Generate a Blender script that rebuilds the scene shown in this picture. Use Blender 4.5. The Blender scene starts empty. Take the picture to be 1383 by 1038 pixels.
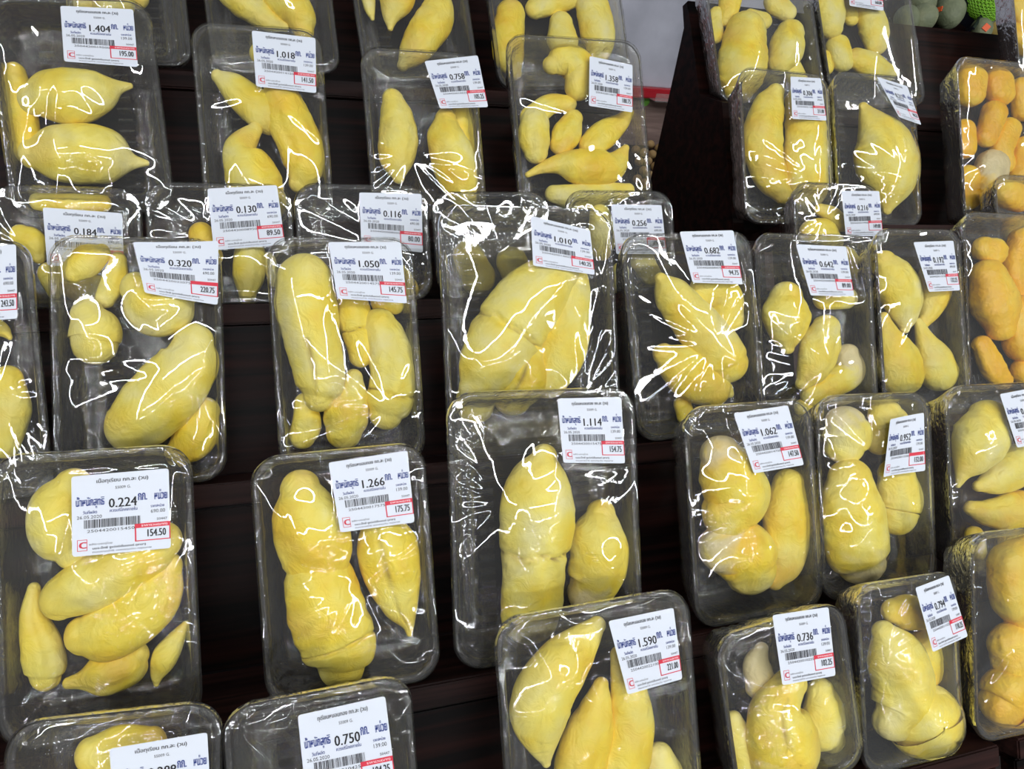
import bpy, bmesh, math, random
import numpy as np
from mathutils import Vector, Matrix, noise

# ------------------------------------------------------------------ camera
F = 1000.0; CX, CY = 691.5, 519.0
P = math.radians(34)                       # packs lean back 34 degrees, the camera looks down square to them
def nrm(v):
    v = np.array(v, float); return v / np.linalg.norm(v)
XC = nrm((3149, 199, -F)); UC = nrm((-199, 3149, 0)); NC = np.cross(XC, UC)
M = np.array([XC, UC, NC])                 # camera coords -> (X, U, N)
sP, cP = math.sin(P), math.cos(P)
B = np.array([(1, 0, 0), (0, sP, cP), (0, -cP, sP)]).T   # (X,U,N) -> world
CAM = np.array((0, 0, 1.62))
def W(x, u, n): return Vector(CAM + B @ np.array((x, u, n)))
def ray(px, py): return M @ np.array(((px - CX) / F, (CY - py) / F, -1.0))
def hit(px, py, n):                        # point (X,U) where the view ray meets plane N=n
    r = ray(px, py); t = n / r[2]; return r[0] * t, r[1] * t, t
def hitw(px, py, axis, val):               # world point on a plane world[axis]=val
    r = B @ ray(px, py); t = (val - CAM[axis]) / r[axis]; return Vector(CAM + r * t)

sc = bpy.context.scene; C = sc.collection
cam = bpy.data.cameras.new('camera'); co = bpy.data.objects.new('camera', cam); C.objects.link(co)
R = B @ M
co.matrix_world = Matrix([[*R[0], CAM[0]], [*R[1], CAM[1]], [*R[2], CAM[2]], [0, 0, 0, 1]])
cam.sensor_width = 36; cam.lens = 36 * F / 1383; cam.clip_start = 0.02; sc.camera = co

# ------------------------------------------------------------------ world and lamps
w = bpy.data.worlds.new('world'); sc.world = w; w.use_nodes = True
bg = w.node_tree.nodes['Background']; bg.inputs[0].default_value = (0.97, 0.98, 1, 1); bg.inputs[1].default_value = 0.27
def tube(x, y, z, rot, length, width, power):
    l = bpy.data.lights.new('ceiling_tube', 'AREA'); l.shape = 'RECTANGLE'; l.size = length; l.size_y = width
    l.energy = power; l.color = (0.97, 0.985, 1)
    o = bpy.data.objects.new('ceiling_tube', l); o.location = (x, y, z); o.rotation_euler = rot; C.objects.link(o)
LW = 10.0                                   # power per tube metre
for (x, y, ln) in ((0.7, -1.15, 3.6), (1.2, -2.9, 5), (1.6, -4.6, 7), (2.2, -7.0, 9), (3.0, -10.5, 12), (4.0, -16, 16)):
    tube(x, y, 3.45, (0, 0, 0), ln, 0.034, LW * 1.05 * ln)
tube(-1.7, -2.0, 3.45, (0, 0, math.pi / 2), 4, 0.034, LW * 4)
tube(3.0, -2.0, 3.45, (0, 0, math.pi / 2), 4, 0.034, LW * 4)
vs = sc.view_settings; vs.view_transform = 'Standard'; vs.look = 'None'; vs.gamma = 1; vs.exposure = 0.35
vs.use_curve_mapping = False
sc.cycles.transparent_max_bounces = 40; sc.cycles.max_bounces = 8; sc.cycles.use_denoising = True
sc.cycles.glossy_bounces = 3; sc.cycles.caustics_reflective = False; sc.cycles.caustics_refractive = False

# ------------------------------------------------------------------ materials
def srgb(r, g, b):
    return tuple((c / 12.92 if c <= .04045 else ((c + .055) / 1.055) ** 2.4) for c in (r / 255, g / 255, b / 255)) + (1,)
def mat(name):
    m = bpy.data.materials.new(name); m.use_nodes = True; nt = m.node_tree
    return m, nt, nt.nodes, nt.links, nt.nodes['Principled BSDF']
def plain(name, col, rough=.5, **kw):
    m, nt, N, L, b = mat(name); b.inputs['Base Color'].default_value = col; b.inputs['Roughness'].default_value = rough
    for k, v in kw.items(): b.inputs[k].default_value = v
    return m
def fruit_mat(name, stops, rough, mscale=28):
    m, nt, N, L, b = mat(name)
    tc = N.new('ShaderNodeTexCoord'); oi = N.new('ShaderNodeObjectInfo')
    n1 = N.new('ShaderNodeTexNoise'); n1.noise_dimensions = '4D'; n1.inputs['Scale'].default_value = mscale; n1.inputs['Detail'].default_value = 3
    L.new(tc.outputs['Object'], n1.inputs['Vector']); mu = N.new('ShaderNodeMath'); mu.operation = 'MULTIPLY'; mu.inputs[1].default_value = 50
    L.new(oi.outputs['Random'], mu.inputs[0]); L.new(mu.outputs[0], n1.inputs['W'])
    ad = N.new('ShaderNodeMath'); ad.operation = 'MULTIPLY_ADD'; ad.inputs[1].default_value = .22; ad.inputs[2].default_value = -.11
    L.new(oi.outputs['Random'], ad.inputs[0]); a2 = N.new('ShaderNodeMath'); L.new(ad.outputs[0], a2.inputs[0]); L.new(n1.outputs['Fac'], a2.inputs[1])
    cr = N.new('ShaderNodeValToRGB'); e = cr.color_ramp.elements
    e[0].position, e[0].color = stops[0]; e[1].position, e[1].color = stops[-1]
    for p_, c_ in stops[1:-1]: q = e.new(p_); q.color = c_
    L.new(a2.outputs[0], cr.inputs[0])
    # fine fibres and pale fuzz
    n2 = N.new('ShaderNodeTexNoise'); n2.inputs['Scale'].default_value = 260; n2.inputs['Detail'].default_value = 5; L.new(tc.outputs['Object'], n2.inputs['Vector'])
    at = N.new('ShaderNodeAttribute'); at.attribute_name = 'pale'
    mx = N.new('ShaderNodeMix'); mx.data_type = 'RGBA'; mx.inputs[7].default_value = srgb(226, 212, 170)
    L.new(cr.outputs[0], mx.inputs[6]); L.new(at.outputs['Fac'], mx.inputs[0])
    ad_ = N.new('ShaderNodeAttribute'); ad_.attribute_name = 'cleft'; mc = N.new('ShaderNodeMix'); mc.data_type = 'RGBA'; mc.inputs[7].default_value = srgb(120, 82, 34)
    L.new(mx.outputs[2], mc.inputs[6]); L.new(ad_.outputs['Fac'], mc.inputs[0]); L.new(mc.outputs[2], b.inputs['Base Color']); b.inputs['Roughness'].default_value = rough
    b.inputs['Specular IOR Level'].default_value = .35
    bp = N.new('ShaderNodeBump'); bp.inputs['Strength'].default_value = .25; bp.inputs['Distance'].default_value = .0012
    L.new(n2.outputs['Fac'], bp.inputs['Height'])
    n3 = N.new('ShaderNodeTexNoise'); n3.inputs['Scale'].default_value = 75; n3.inputs['Detail'].default_value = 4; n3.inputs['Distortion'].default_value = 1.2
    L.new(tc.outputs['Object'], n3.inputs['Vector'])
    b2 = N.new('ShaderNodeBump'); b2.inputs['Strength'].default_value = .5; b2.inputs['Distance'].default_value = .004
    L.new(n3.outputs['Fac'], b2.inputs['Height']); L.new(bp.outputs[0], b2.inputs['Normal']); L.new(b2.outputs[0], b.inputs['Normal'])
    b.inputs['Subsurface Weight'].default_value = 0.0
    return m
durian_m = fruit_mat('durian_flesh', [(.22, srgb(244, 234, 158)), (.40, srgb(249, 232, 108)), (.56, srgb(250, 222, 66)), (.76, srgb(246, 200, 38))], .42)
jack_m = fruit_mat('jackfruit_flesh', [(.25, srgb(250, 222, 84)), (.5, srgb(252, 200, 36)), (.8, srgb(248, 176, 16))], .35)

def clear_mat(name, tint, rough, haze, bump, bscale, bdist, boost=1.0, edge=.0):
    m, nt, N, L, b = mat(name); N.remove(b); out = N['Material Output']
    tr = N.new('ShaderNodeBsdfTransparent'); tr.inputs[0].default_value = (tint, tint, tint * .985, 1)
    gl = N.new('ShaderNodeBsdfGlossy'); gl.inputs['Roughness'].default_value = rough
    df = N.new('ShaderNodeBsdfDiffuse'); df.inputs[0].default_value = (.8, .82, .82, 1)
    tc = N.new('ShaderNodeTexCoord'); mp = N.new('ShaderNodeMapping'); mp.inputs['Scale'].default_value = (1, .45, 1)
    L.new(tc.outputs['Object'], mp.inputs[0])
    n1 = N.new('ShaderNodeTexNoise'); n1.inputs['Scale'].default_value = bscale; n1.inputs['Detail'].default_value = 3; n1.inputs['Distortion'].default_value = 1.5
    L.new(mp.outputs[0], n1.inputs['Vector'])
    bp = N.new('ShaderNodeBump'); bp.inputs['Strength'].default_value = bump; bp.inputs['Distance'].default_value = bdist; L.new(n1.outputs['Fac'], bp.inputs['Height'])
    L.new(bp.outputs[0], gl.inputs['Normal'])
    fr = N.new('ShaderNodeFresnel'); fr.inputs[0].default_value = 1.45; L.new(bp.outputs[0], fr.inputs['Normal'])
    mu = N.new('ShaderNodeMath'); mu.operation = 'MULTIPLY'; mu.use_clamp = True; mu.inputs[1].default_value = 1.8 * boost; L.new(fr.outputs[0], mu.inputs[0])
    m1 = N.new('ShaderNodeMixShader'); L.new(mu.outputs[0], m1.inputs[0]); L.new(tr.outputs[0], m1.inputs[1]); L.new(gl.outputs[0], m1.inputs[2])
    lw = N.new('ShaderNodeLayerWeight'); lw.inputs[0].default_value = .35
    n2 = N.new('ShaderNodeTexNoise'); n2.inputs['Scale'].default_value = 40; n2.inputs['Detail'].default_value = 6; L.new(tc.outputs['Object'], n2.inputs['Vector'])
    hz = N.new('ShaderNodeMath'); hz.operation = 'MULTIPLY'; L.new(n2.outputs['Fac'], hz.inputs[0]); hz.inputs[1].default_value = haze * 2
    ma = N.new('ShaderNodeMath'); ma.operation = 'MULTIPLY_ADD'; ma.inputs[1].default_value = edge; ma.use_clamp = True
    L.new(lw.outputs['Facing'], ma.inputs[0]); L.new(hz.outputs[0], ma.inputs[2])
    m2 = N.new('ShaderNodeMixShader'); L.new(ma.outputs[0], m2.inputs[0]); L.new(m1.outputs[0], m2.inputs[1]); L.new(df.outputs[0], m2.inputs[2])
    L.new(m2.outputs[0], out.inputs[0])
    return m
tray_m = clear_mat('clear_tray_plastic', .97, .09, .003, .5, 120, .002, 1.1, .07)
film_m = clear_mat('stretch_film', .985, .028, .006, .06, 60, .0012, 1.15, .03)
skirt_m = clear_mat('gathered_film', .96, .05, .012, .8, 130, .003, 1.5, .07)

def wood(name, c0, c1, rough=.38, sx=3):
    m, nt, N, L, b = mat(name); tc = N.new('ShaderNodeTexCoord'); mp = N.new('ShaderNodeMapping'); mp.inputs['Scale'].default_value = (sx, 90, 90)
    L.new(tc.outputs['Object'], mp.inputs[0]); n = N.new('ShaderNodeTexNoise'); n.inputs['Scale'].default_value = 1; n.inputs['Detail'].default_value = 6; n.inputs['Distortion'].default_value = .6
    L.new(mp.outputs[0], n.inputs['Vector']); cr = N.new('ShaderNodeValToRGB'); cr.color_ramp.elements[0].position = .38; cr.color_ramp.elements[1].position = .7
    cr.color_ramp.elements[0].color = c0; cr.color_ramp.elements[1].color = c1; L.new(n.outputs['Fac'], cr.inputs[0]); L.new(cr.outputs[0], b.inputs['Base Color'])
    b.inputs['Roughness'].default_value = rough; bp = N.new('ShaderNodeBump'); bp.inputs['Strength'].default_value = .15; bp.inputs['Distance'].default_value = .001
    L.new(n.outputs['Fac'], bp.inputs['Height']); L.new(bp.outputs[0], b.inputs['Normal']); b.inputs['Specular IOR Level'].default_value = .08
    return m
wood_m = wood('dark_wenge_wood', srgb(6, 4, 4), srgb(38, 17, 14))
wood_edge_m = wood('dark_wood_edge', srgb(22, 14, 13), srgb(54, 33, 30), .4)
paper_m = plain('label_paper', srgb(204, 210, 220), .5)
black_ink = plain('black_ink', srgb(28, 28, 34), .6); blue_ink = plain('blue_ink', srgb(42, 62, 130), .6)
red_ink = plain('red_ink', srgb(200, 40, 62), .6); white_ink = plain('white_ink', srgb(240, 235, 238), .6)

# ------------------------------------------------------------------ mesh helpers
def mesh_obj(name, verts, faces, mats, parent=None, mi=None, smooth=True, bev=None):
    me = bpy.data.meshes.new(name); me.from_pydata([tuple(v) for v in verts], [], faces); me.update()
    for m_ in (mats if isinstance(mats, (list, tuple)) else [mats]): me.materials.append(m_)
    if mi is not None: me.polygons.foreach_set('material_index', mi)
    if smooth: me.polygons.foreach_set('use_smooth', [True] * len(me.polygons))
    o = bpy.data.objects.new(name, me); C.objects.link(o)
    if parent: o.parent = parent
    return o
def empty(name, mw, label, cat, group=None):
    o = bpy.data.objects.new(name, None); o.empty_display_size = .02; C.objects.link(o); o.matrix_world = mw
    o['label'] = label; o['category'] = cat
    if group: o['group'] = group
    return o
def frame(x, u, n, ang=0):                 # local frame: x along rack, y up the pack, z towards the viewer
    ca, sa = math.cos(ang), math.sin(ang)
    ex, ey, ez = B @ np.array((ca, sa, 0)), B @ np.array((-sa, ca, 0)), B @ np.array((0, 0, 1)); o = W(x, u, n)
    return Matrix([[ex[i], ey[i], ez[i], o[i]] for i in range(3)] + [[0, 0, 0, 1]])
def box(name, x0, x1, y0, y1, z0, z1, m_, parent=None, bevel=.0015):
    bm = bmesh.new(); bmesh.ops.create_cube(bm, size=1)
    for v in bm.verts: v.co = Vector(((x0 + x1) / 2 + v.co.x * (x1 - x0), (y0 + y1) / 2 + v.co.y * (y1 - y0), (z0 + z1) / 2 + v.co.z * (z1 - z0)))
    if bevel: bmesh.ops.bevel(bm, geom=bm.edges[:], offset=bevel, segments=2, affect='EDGES')
    me = bpy.data.meshes.new(name); bm.to_mesh(me); bm.free(); me.materials.append(m_)
    o = bpy.data.objects.new(name, me); C.objects.link(o)
    if parent: o.parent = parent
    return o

# ------------------------------------------------------------------ the two racks
TIERS = []                                 # (U of the lip, distance D), from top to bottom
for (px, py, d) in ((600, 118, .86), (600, 299, .775), (500, 405, .733), (600, 622, .665), (600, 915, .563), (800, 1150, .50), (800, 1420, .44)):
    TIERS.append((hit(px, py, -d)[1], d))
ROWD = {0: .86, 1: .775, 2: .733, 3: .665, 4: .563, 5: .50}
X_LEND = hit(838, 190, -.86)[0]; X_RBEG = hit(985, 140, -.86)[0]
U_RTOP = hit(1300, 41, -.945)[1]
X_FAR = X_RBEG + 1.5
def rack(x0, x1, utop, label, wide=None):
    r = empty('display_rack', frame(x0, TIERS[-1][0], -.5), label, 'rack', None)
    cx, cu = x0, TIERS[-1][0]
    def bx(name, xa, xb, ua, ub, na, nb, m_): return box(name, xa - cx, xb - cx, ua - cu, ub - cu, na + .5, nb + .5, m_, r)
    dn = .945; up = utop
    for i, (u, d) in enumerate(TIERS):
        xe = x1 if i < 2 or not wide else wide
        bx('shelf_board', x0, xe, u - .020, u - .001, -dn + .0005, -d + .004, wood_edge_m)
        bx('riser_board', x0, xe, u - .0005, up, -dn - .016, -dn, wood_m)
        dn, up = d, u - .021
    return r, cx, cu
lr = rack(-1.15, X_LEND, .75, 'dark brown wooden stepped rack under the durian trays', X_RBEG - .022)
rr = rack(X_RBEG, X_FAR, U_RTOP, 'dark brown stepped rack with a triangular side board')
plinth = box('rack_plinth', -1.15, X_FAR, .34, 1.25, 0, .72, wood_m, None)
plinth['label'] = 'dark wooden plinth underneath both stepped racks'; plinth['category'] = 'plinth'

# triangular cheek of the second rack: vertical back edge, front edge following the tiers
def cheek():
    X0 = X_RBEG - .004
    pts = [hitw(*p, 0, X0) for p in ((943, 12), (958, 128), (989, 139), (1004, 300))]
    fr = pts[-1].copy(); lo = pts[0].copy(); lo.z = .725; f2 = fr + (fr - pts[0]) * .9; f2.z = min(f2.z, fr.z - .25)
    poly = pts + [f2, Vector((X0, f2.y, .725)), lo]
    inv = rr[0].matrix_world.inverted(); vs_, fs = [], []
    for dx in (0, -.016): vs_ += [inv @ (p + Vector((dx, 0, 0))) for p in poly]
    n = len(poly); fs.append(list(range(n))); fs.append(list(range(2 * n - 1, n - 1, -1)))
    for i in range(n): j = (i + 1) % n; fs.append([i, i + n, j + n, j])
    mesh_obj('side_panel', vs_, fs, wood_m, rr[0], smooth=False)
cheek()

# ------------------------------------------------------------------ text printing for the price labels
_tc = {}
def glyphs(s):
    if s not in _tc:
        c = bpy.data.curves.new('t', 'FONT'); c.body = s; c.resolution_u = 2
        o = bpy.data.objects.new('t', c); C.objects.link(o)
        me = bpy.data.meshes.new_from_object(o.evaluated_get(bpy.context.evaluated_depsgraph_get()))
        v = np.array([tuple(x.co)[:2] for x in me.vertices]); f = [list(p.vertices) for p in me.polygons]
        bpy.data.objects.remove(o); bpy.data.curves.remove(c); bpy.data.meshes.remove(me)
        _tc[s] = (v, f)
    return _tc[s]
def put(acc, s, u0, u1, v0, v1, mi, bold=0):
    """fit the text into label coordinates u0..u1 across and v0..v1 down"""
    v, f = glyphs(s); mn, mx = v.min(0), v.max(0)
    for k in range(1 + (1 if bold else 0)):
        q = np.empty_like(v); q[:, 0] = u0 + (v[:, 0] - mn[0]) / (mx[0] - mn[0]) * (u1 - u0) + k * bold
        q[:, 1] = v1 - (v[:, 1] - mn[1]) / (mx[1] - mn[1]) * (v1 - v0)
        b0 = len(acc[0]); acc[0].extend(q.tolist()); acc[1].extend([[b0 + i for i in g] for g in f]); acc[2].extend([mi] * len(f))
def quad(acc, u0, u1, v0, v1, mi):
    b0 = len(acc[0]); acc[0].extend([[u0, v1], [u1, v1], [u1, v0], [u0, v0]]); acc[1].append([b0, b0 + 1, b0 + 2, b0 + 3]); acc[2].append(mi)
def print_layout(weight, price, meat, seed):
    a = ([], [], [])
    put(a, ('เนื้อทุเรียน' if meat else 'ทุเรียนหมอนทอง') + ' กก.ละ (วน)', .25 if meat else .21, .78, .055, .125, 0, .003)
    put(a, '55009 G.', .44, .60, .165, .20, 0)
    put(a, 'น้ำหนักสุทธิ', .04, .32, .265, .42, 1, .010)
    put(a, 'กก.', .67, .76, .28, .37, 1, .007); put(a, 'หน่วย', .84, .97, .25, .375, 1, .010)
    put(a, 'วันที่ผลิต', .11, .25, .44, .485, 1, .002); put(a, 'ควรบริโภคภายใน', .38, .66, .44, .485, 1, .002)
    put(a, 'ราคา/หน่วย', .80, .94, .43, .47, 1, .002)
    put(a, '26.05.2020', .05, .30, .505, .545, 0); put(a, '690.00' if meat else '139.00', .80, .95, .495, .54, 0)
    rnd = random.Random(seed); u = .12
    while u < .69:
        wd = rnd.choice((.004, .004, .008, .012)); quad(a, u, u + wd, .56, .665, 0); u += wd + rnd.choice((.004, .005, .009))
    put(a, '2504420' + '%06d' % (int(float(price) * 100)), .15, .63, .685, .72, 0)
    put(a, '50447', .86, .97, .605, .635, 0)
    quad(a, .63, 1.0, .66, .715, 2)
    quad(a, .63, .645, .70, .88, 2); quad(a, .63, 1.0, .868, .88, 2); quad(a, .988, 1.0, .70, .88, 2)
    # emblem: red-edged square with a red C
    for q in ((.05, .15, .80, .806), (.05, .15, .934, .94), (.05, .056, .80, .94), (.144, .15, .80, .94)): quad(a, *q, 2)
    put(a, 'C', .066, .134, .83, .91, 2, .012)
    put(a, 'ผลิต-บรรจุโดย', .17, .40, .85, .885, 0); put(a, 'บมจ.บิ๊กซี ซูเปอร์เซ็นเตอร์ (สาขา)', .20, .74, .90, .94, 0, .002)
    put(a, 'ถนนราชดำริ เขตปทุมวัน กรุงเทพ', .20, .80, .95, .98, 0)
    b = ([], [], [])
    put(b, weight, .37, .655, .315, .43, 0, .006)
    c = ([], [], [])
    put(c, price, .76, .95, .74, .83, 0, .005)
    d = ([], [], []); put(d, 'ราคารวม(บาท)', .70, .97, .672, .708, 0)
    return a, b, c, d

# ------------------------------------------------------------------ pods
def catmull(pts, n):
    p = np.array(pts, float)
    if len(p) == 1: p = np.vstack([p, p + (0.001, 0.001, 0)])
    e = np.vstack([2 * p[0] - p[1], p, 2 * p[-1] - p[-2]]); out = []
    per = max(2, n // (len(p) - 1))
    for i in range(len(p) - 1):
        a, b, c, d = e[i:i + 4]
        for t in np.linspace(0, 1, per, endpoint=(i == len(p) - 2)):
            out.append(.5 * ((2 * b) + (c - a) * t + (2 * a - 5 * b + 4 * c - d) * t * t + (3 * b - a - 3 * c + d) * t ** 3))
    o = np.array(out); lo = p[:, -1].min() * .8; o[:, -1] = np.maximum(o[:, -1], lo)
    d2 = ((o[:, None, :2] - o[None, :, :2]) ** 2).sum(-1); env = np.sqrt(np.clip(o[None, :, 2] ** 2 - d2 * .9, 0, None)).max(1)
    for _ in range(2): env[1:-1] = (env[:-2] + 2 * env[1:-1] + env[2:]) / 4
    wt = np.clip(o[:, 2] / o[:, 2].max() * 1.3 - .3, 0, 1); env = o[:, 2] + (np.maximum(env, o[:, 2]) - o[:, 2]) * .7 * wt
    return np.c_[o, env]
DK = []
def pod_mesh(sp, rd_of, seed, pale, crack=None, blocky=0, kx=1.0, slit=0):
    """sp: rows (x, y, r) in pack coordinates; body round, flattened towards the tray; returns verts, faces, pale weights"""
    rnd = random.Random(seed); SEG = 42
    # extend with round caps
    def tang(i):
        a = sp[max(i - 2, 0)][:2]; b = sp[min(i + 2, len(sp) - 1)][:2]; t = b - a; l = np.linalg.norm(t); return t / l if l > 1e-9 else np.array((0, 1.))
    rings = []
    K = 7; t0 = tang(0); r0 = sp[0][2]; t1 = tang(len(sp) - 1); r1 = sp[-1][2]; e0 = sp[0][3]; e1 = sp[-1][3]; KX = np.array((kx, 1.0))
    for k in range(K):
        a = math.pi / 2 * (1 - (k + .25) / K); rings.append((sp[0][:2] - t0 * r0 * math.sin(a) * KX, t0, e0 * math.cos(a), r0))
    for i in range(len(sp)): rings.append((sp[i][:2], tang(i), sp[i][3], sp[i][2]))
    for k in range(K - 1, -1, -1):
        a = math.pi / 2 * (1 - (k + .25) / K); rings.append((sp[-1][:2] + t1 * r1 * math.sin(a) * KX, t1, e1 * math.cos(a), r1))
    # smooth tangents
    T = np.array([r[1] for r in rings]); 
    for _ in range(6): T[1:-1] = (T[:-2] + T[1:-1] + T[2:]) / 3
    off = Vector((rnd.random() * 50, rnd.random() * 50, rnd.random() * 50)); ga = 1.35 if slit else rnd.uniform(.9, 2.2); gd = rnd.uniform(.03, .10)
    V, FC, PW = [], [], []; DK.clear(); nR = len(rings); rmax = max(r[2] for r in rings)
    for i, (c, _, r, rr_) in enumerate(rings):
        t = T[i] / (np.linalg.norm(T[i]) + 1e-9); nx = np.array((t[1], -t[0])); s = i / (nR - 1)
        rd = rd_of(r)
        for j in range(SEG):
            a = 2 * math.pi * j / SEG; ca, sa = math.cos(a), math.sin(a)
            if blocky:
                e = 1 - .35 * blocky; ca = math.copysign(abs(ca) ** e, ca); sa = math.copysign(abs(sa) ** e, sa)
            d = Vector((c[0] * 34 + ca * .8, c[1] * 34, sa * .8)) + off
            en = abs(2 * s - 1) ** 6; f = 1 + .13 * en * noise.noise(d * 3.3) + .07 * noise.noise(d) + .035 * noise.noise(d * 2.7) + .014 * noise.noise(d * 7)
            # seam running along the pod, and soft transverse folds
            g = math.exp(-((a - ga - .12 * noise.noise(d * .9)) / (.07 if slit else .16)) ** 2); f -= (.17 if slit and s > slit else gd) * g * math.sin(math.pi * min(max(s, 0), 1))
            f += .018 * math.sin(c[1] * 420 + 3 * noise.noise(d * .8) + a * .7) * (.4 + noise.noise(d * .5))
            if crack is not None:
                q = abs(s - crack - .03 * noise.noise(d * 2.2)); f -= .26 * math.exp(-(q / .010) ** 2) * max(0, math.sin(a) + .45)
            V.append((c[0] + nx[0] * ca * r * f * kx, c[1] + nx[1] * ca * r * f, sa * rd * f))
            dk = 0
            if crack is not None: dk = math.exp(-(q / .006) ** 2) * max(0, min(1, .75 + noise.noise(d * 4)))
            if slit and s > slit: dk = max(dk, math.exp(-((a - ga - .12 * noise.noise(d * .9)) / .045) ** 2) * .8 * math.sin(math.pi * min(s, 1)))
            DK.append(dk * .85)
            pw = 0
            if pale: pw = max(0, min(1, (pale - (s if rnd is not None else s)) * 4 + noise.noise(d * 3) * .9)) if pale > 0 else max(0, min(1, (s - 1 - pale) * 4 + noise.noise(d * 3) * .9))
            pw = max(pw, .35 * max(0, noise.noise(d * .9 + Vector((9, 9, 9)))) + .25 * (1 - r / rmax))
            PW.append(min(pw, 1) * (.85 if not blocky or pale else .25))
    for i in range(nR - 1):
        for j in range(SEG):
            k = (j + 1) % SEG; FC.append((i * SEG + j, i * SEG + k, (i + 1) * SEG + k, (i + 1) * SEG + j))
    FC.append(tuple(range(SEG - 1, -1, -1))); FC.append(tuple((nR - 1) * SEG + j for j in range(SEG)))
    return V, FC, PW

def rrect(w_, h_, r, seg=7, side=10):
    """rounded rectangle loop, centred"""
    r = min(r, w_ / 2 * .95, h_ / 2 * .95); pts = []
    for (cx, cy, a0) in ((w_ / 2 - r, h_ / 2 - r, 0), (-w_ / 2 + r, h_ / 2 - r, 90), (-w_ / 2 + r, -h_ / 2 + r, 180), (w_ / 2 - r, -h_ / 2 + r, 270)):
        for k in range(seg + 1):
            a = math.radians(a0 + 90 * k / seg); pts.append((cx + r * math.cos(a), cy + r * math.sin(a)))
        q = pts[-1]; a = math.radians(a0 + 90)
        nx = {0: (-w_ / 2 + r, h_ / 2), 90: (-w_ / 2, -h_ / 2 + r), 180: (w_ / 2 - r, -h_ / 2), 270: (w_ / 2, h_ / 2 - r)}[a0]
        for k in range(1, side): pts.append((q[0] + (nx[0] - q[0]) * k / side, q[1] + (nx[1] - q[1]) * k / side))
    return pts

def build_tray(w_, h_, t, parent, seed):
    side = 22; r = min(.022, w_ * .17)
    prof = [(0, -.003, 0), (0, -.0006, 0), (.0008, 0, 0), (.0042, 0, 0), (.0052, -.0012, 0), (.0058, -.004, .25), (.0085, -t * .55, 1), (.0120, -t + .004, 1), (.0150, -t, 0),
            (.0215, -t, 0), (.0225, -t + .0022, 0), (.0262, -t + .0022, 0), (.0272, -t, 0)]
    V, FC = [], []; n = None
    for (ins, z, rib) in prof:
        L_ = rrect(w_ - 2 * ins, h_ - 2 * ins, max(r - ins * .6, .006), 7, side); n = len(L_)
        for k, (x, y) in enumerate(L_):
            d = (.0011 * rib) * math.sin(k * math.pi / 1.5); l = math.hypot(x, y); V.append((x + x / l * d, y + y / l * d, z))
    for i in range(len(prof) - 1):
        for k in range(n): q = (k + 1) % n; FC.append((i * n + k, i * n + q, (i + 1) * n + q, (i + 1) * n + k))
    b = len(V); V.append((0, 0, -t)); i = len(prof) - 1
    for k in range(n): FC.append((i * n + k, i * n + (k + 1) % n, b))
    tr = mesh_obj('tray', V, FC, tray_m, parent)
    # raised cross ribs stamped in the floor
    V, FC = [], []
    y = -h_ / 2 + .032
    while y < h_ / 2 - .03:
        for sx in (-1, 1):
            x0, x1 = sx * (w_ / 2 - .030), sx * (w_ / 2 - .030 - .014)
            if x0 > x1: x0, x1 = x1, x0
            b = len(V)
            V += [(x0, y - .003, -t + .0002), (x1, y - .003, -t + .0002), (x1 - .001, y, -t + .0028), (x0 + .001, y, -t + .0028), (x0, y + .003, -t + .0002), (x1, y + .003, -t + .0002)]
            FC += [(b, b + 1, b + 2, b + 3), (b + 3, b + 2, b + 5, b + 4)]
        y += .011
    mesh_obj('floor_rib', V, FC, tray_m, tr, smooth=False)['kind'] = 'stuff'
    return tr

def inside(px, py, w_, h_, r):
    dx = np.maximum(np.abs(px) - (w_ / 2 - r), 0); dy = np.maximum(np.abs(py) - (h_ / 2 - r), 0)
    return dx * dx + dy * dy <= r * r

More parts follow.
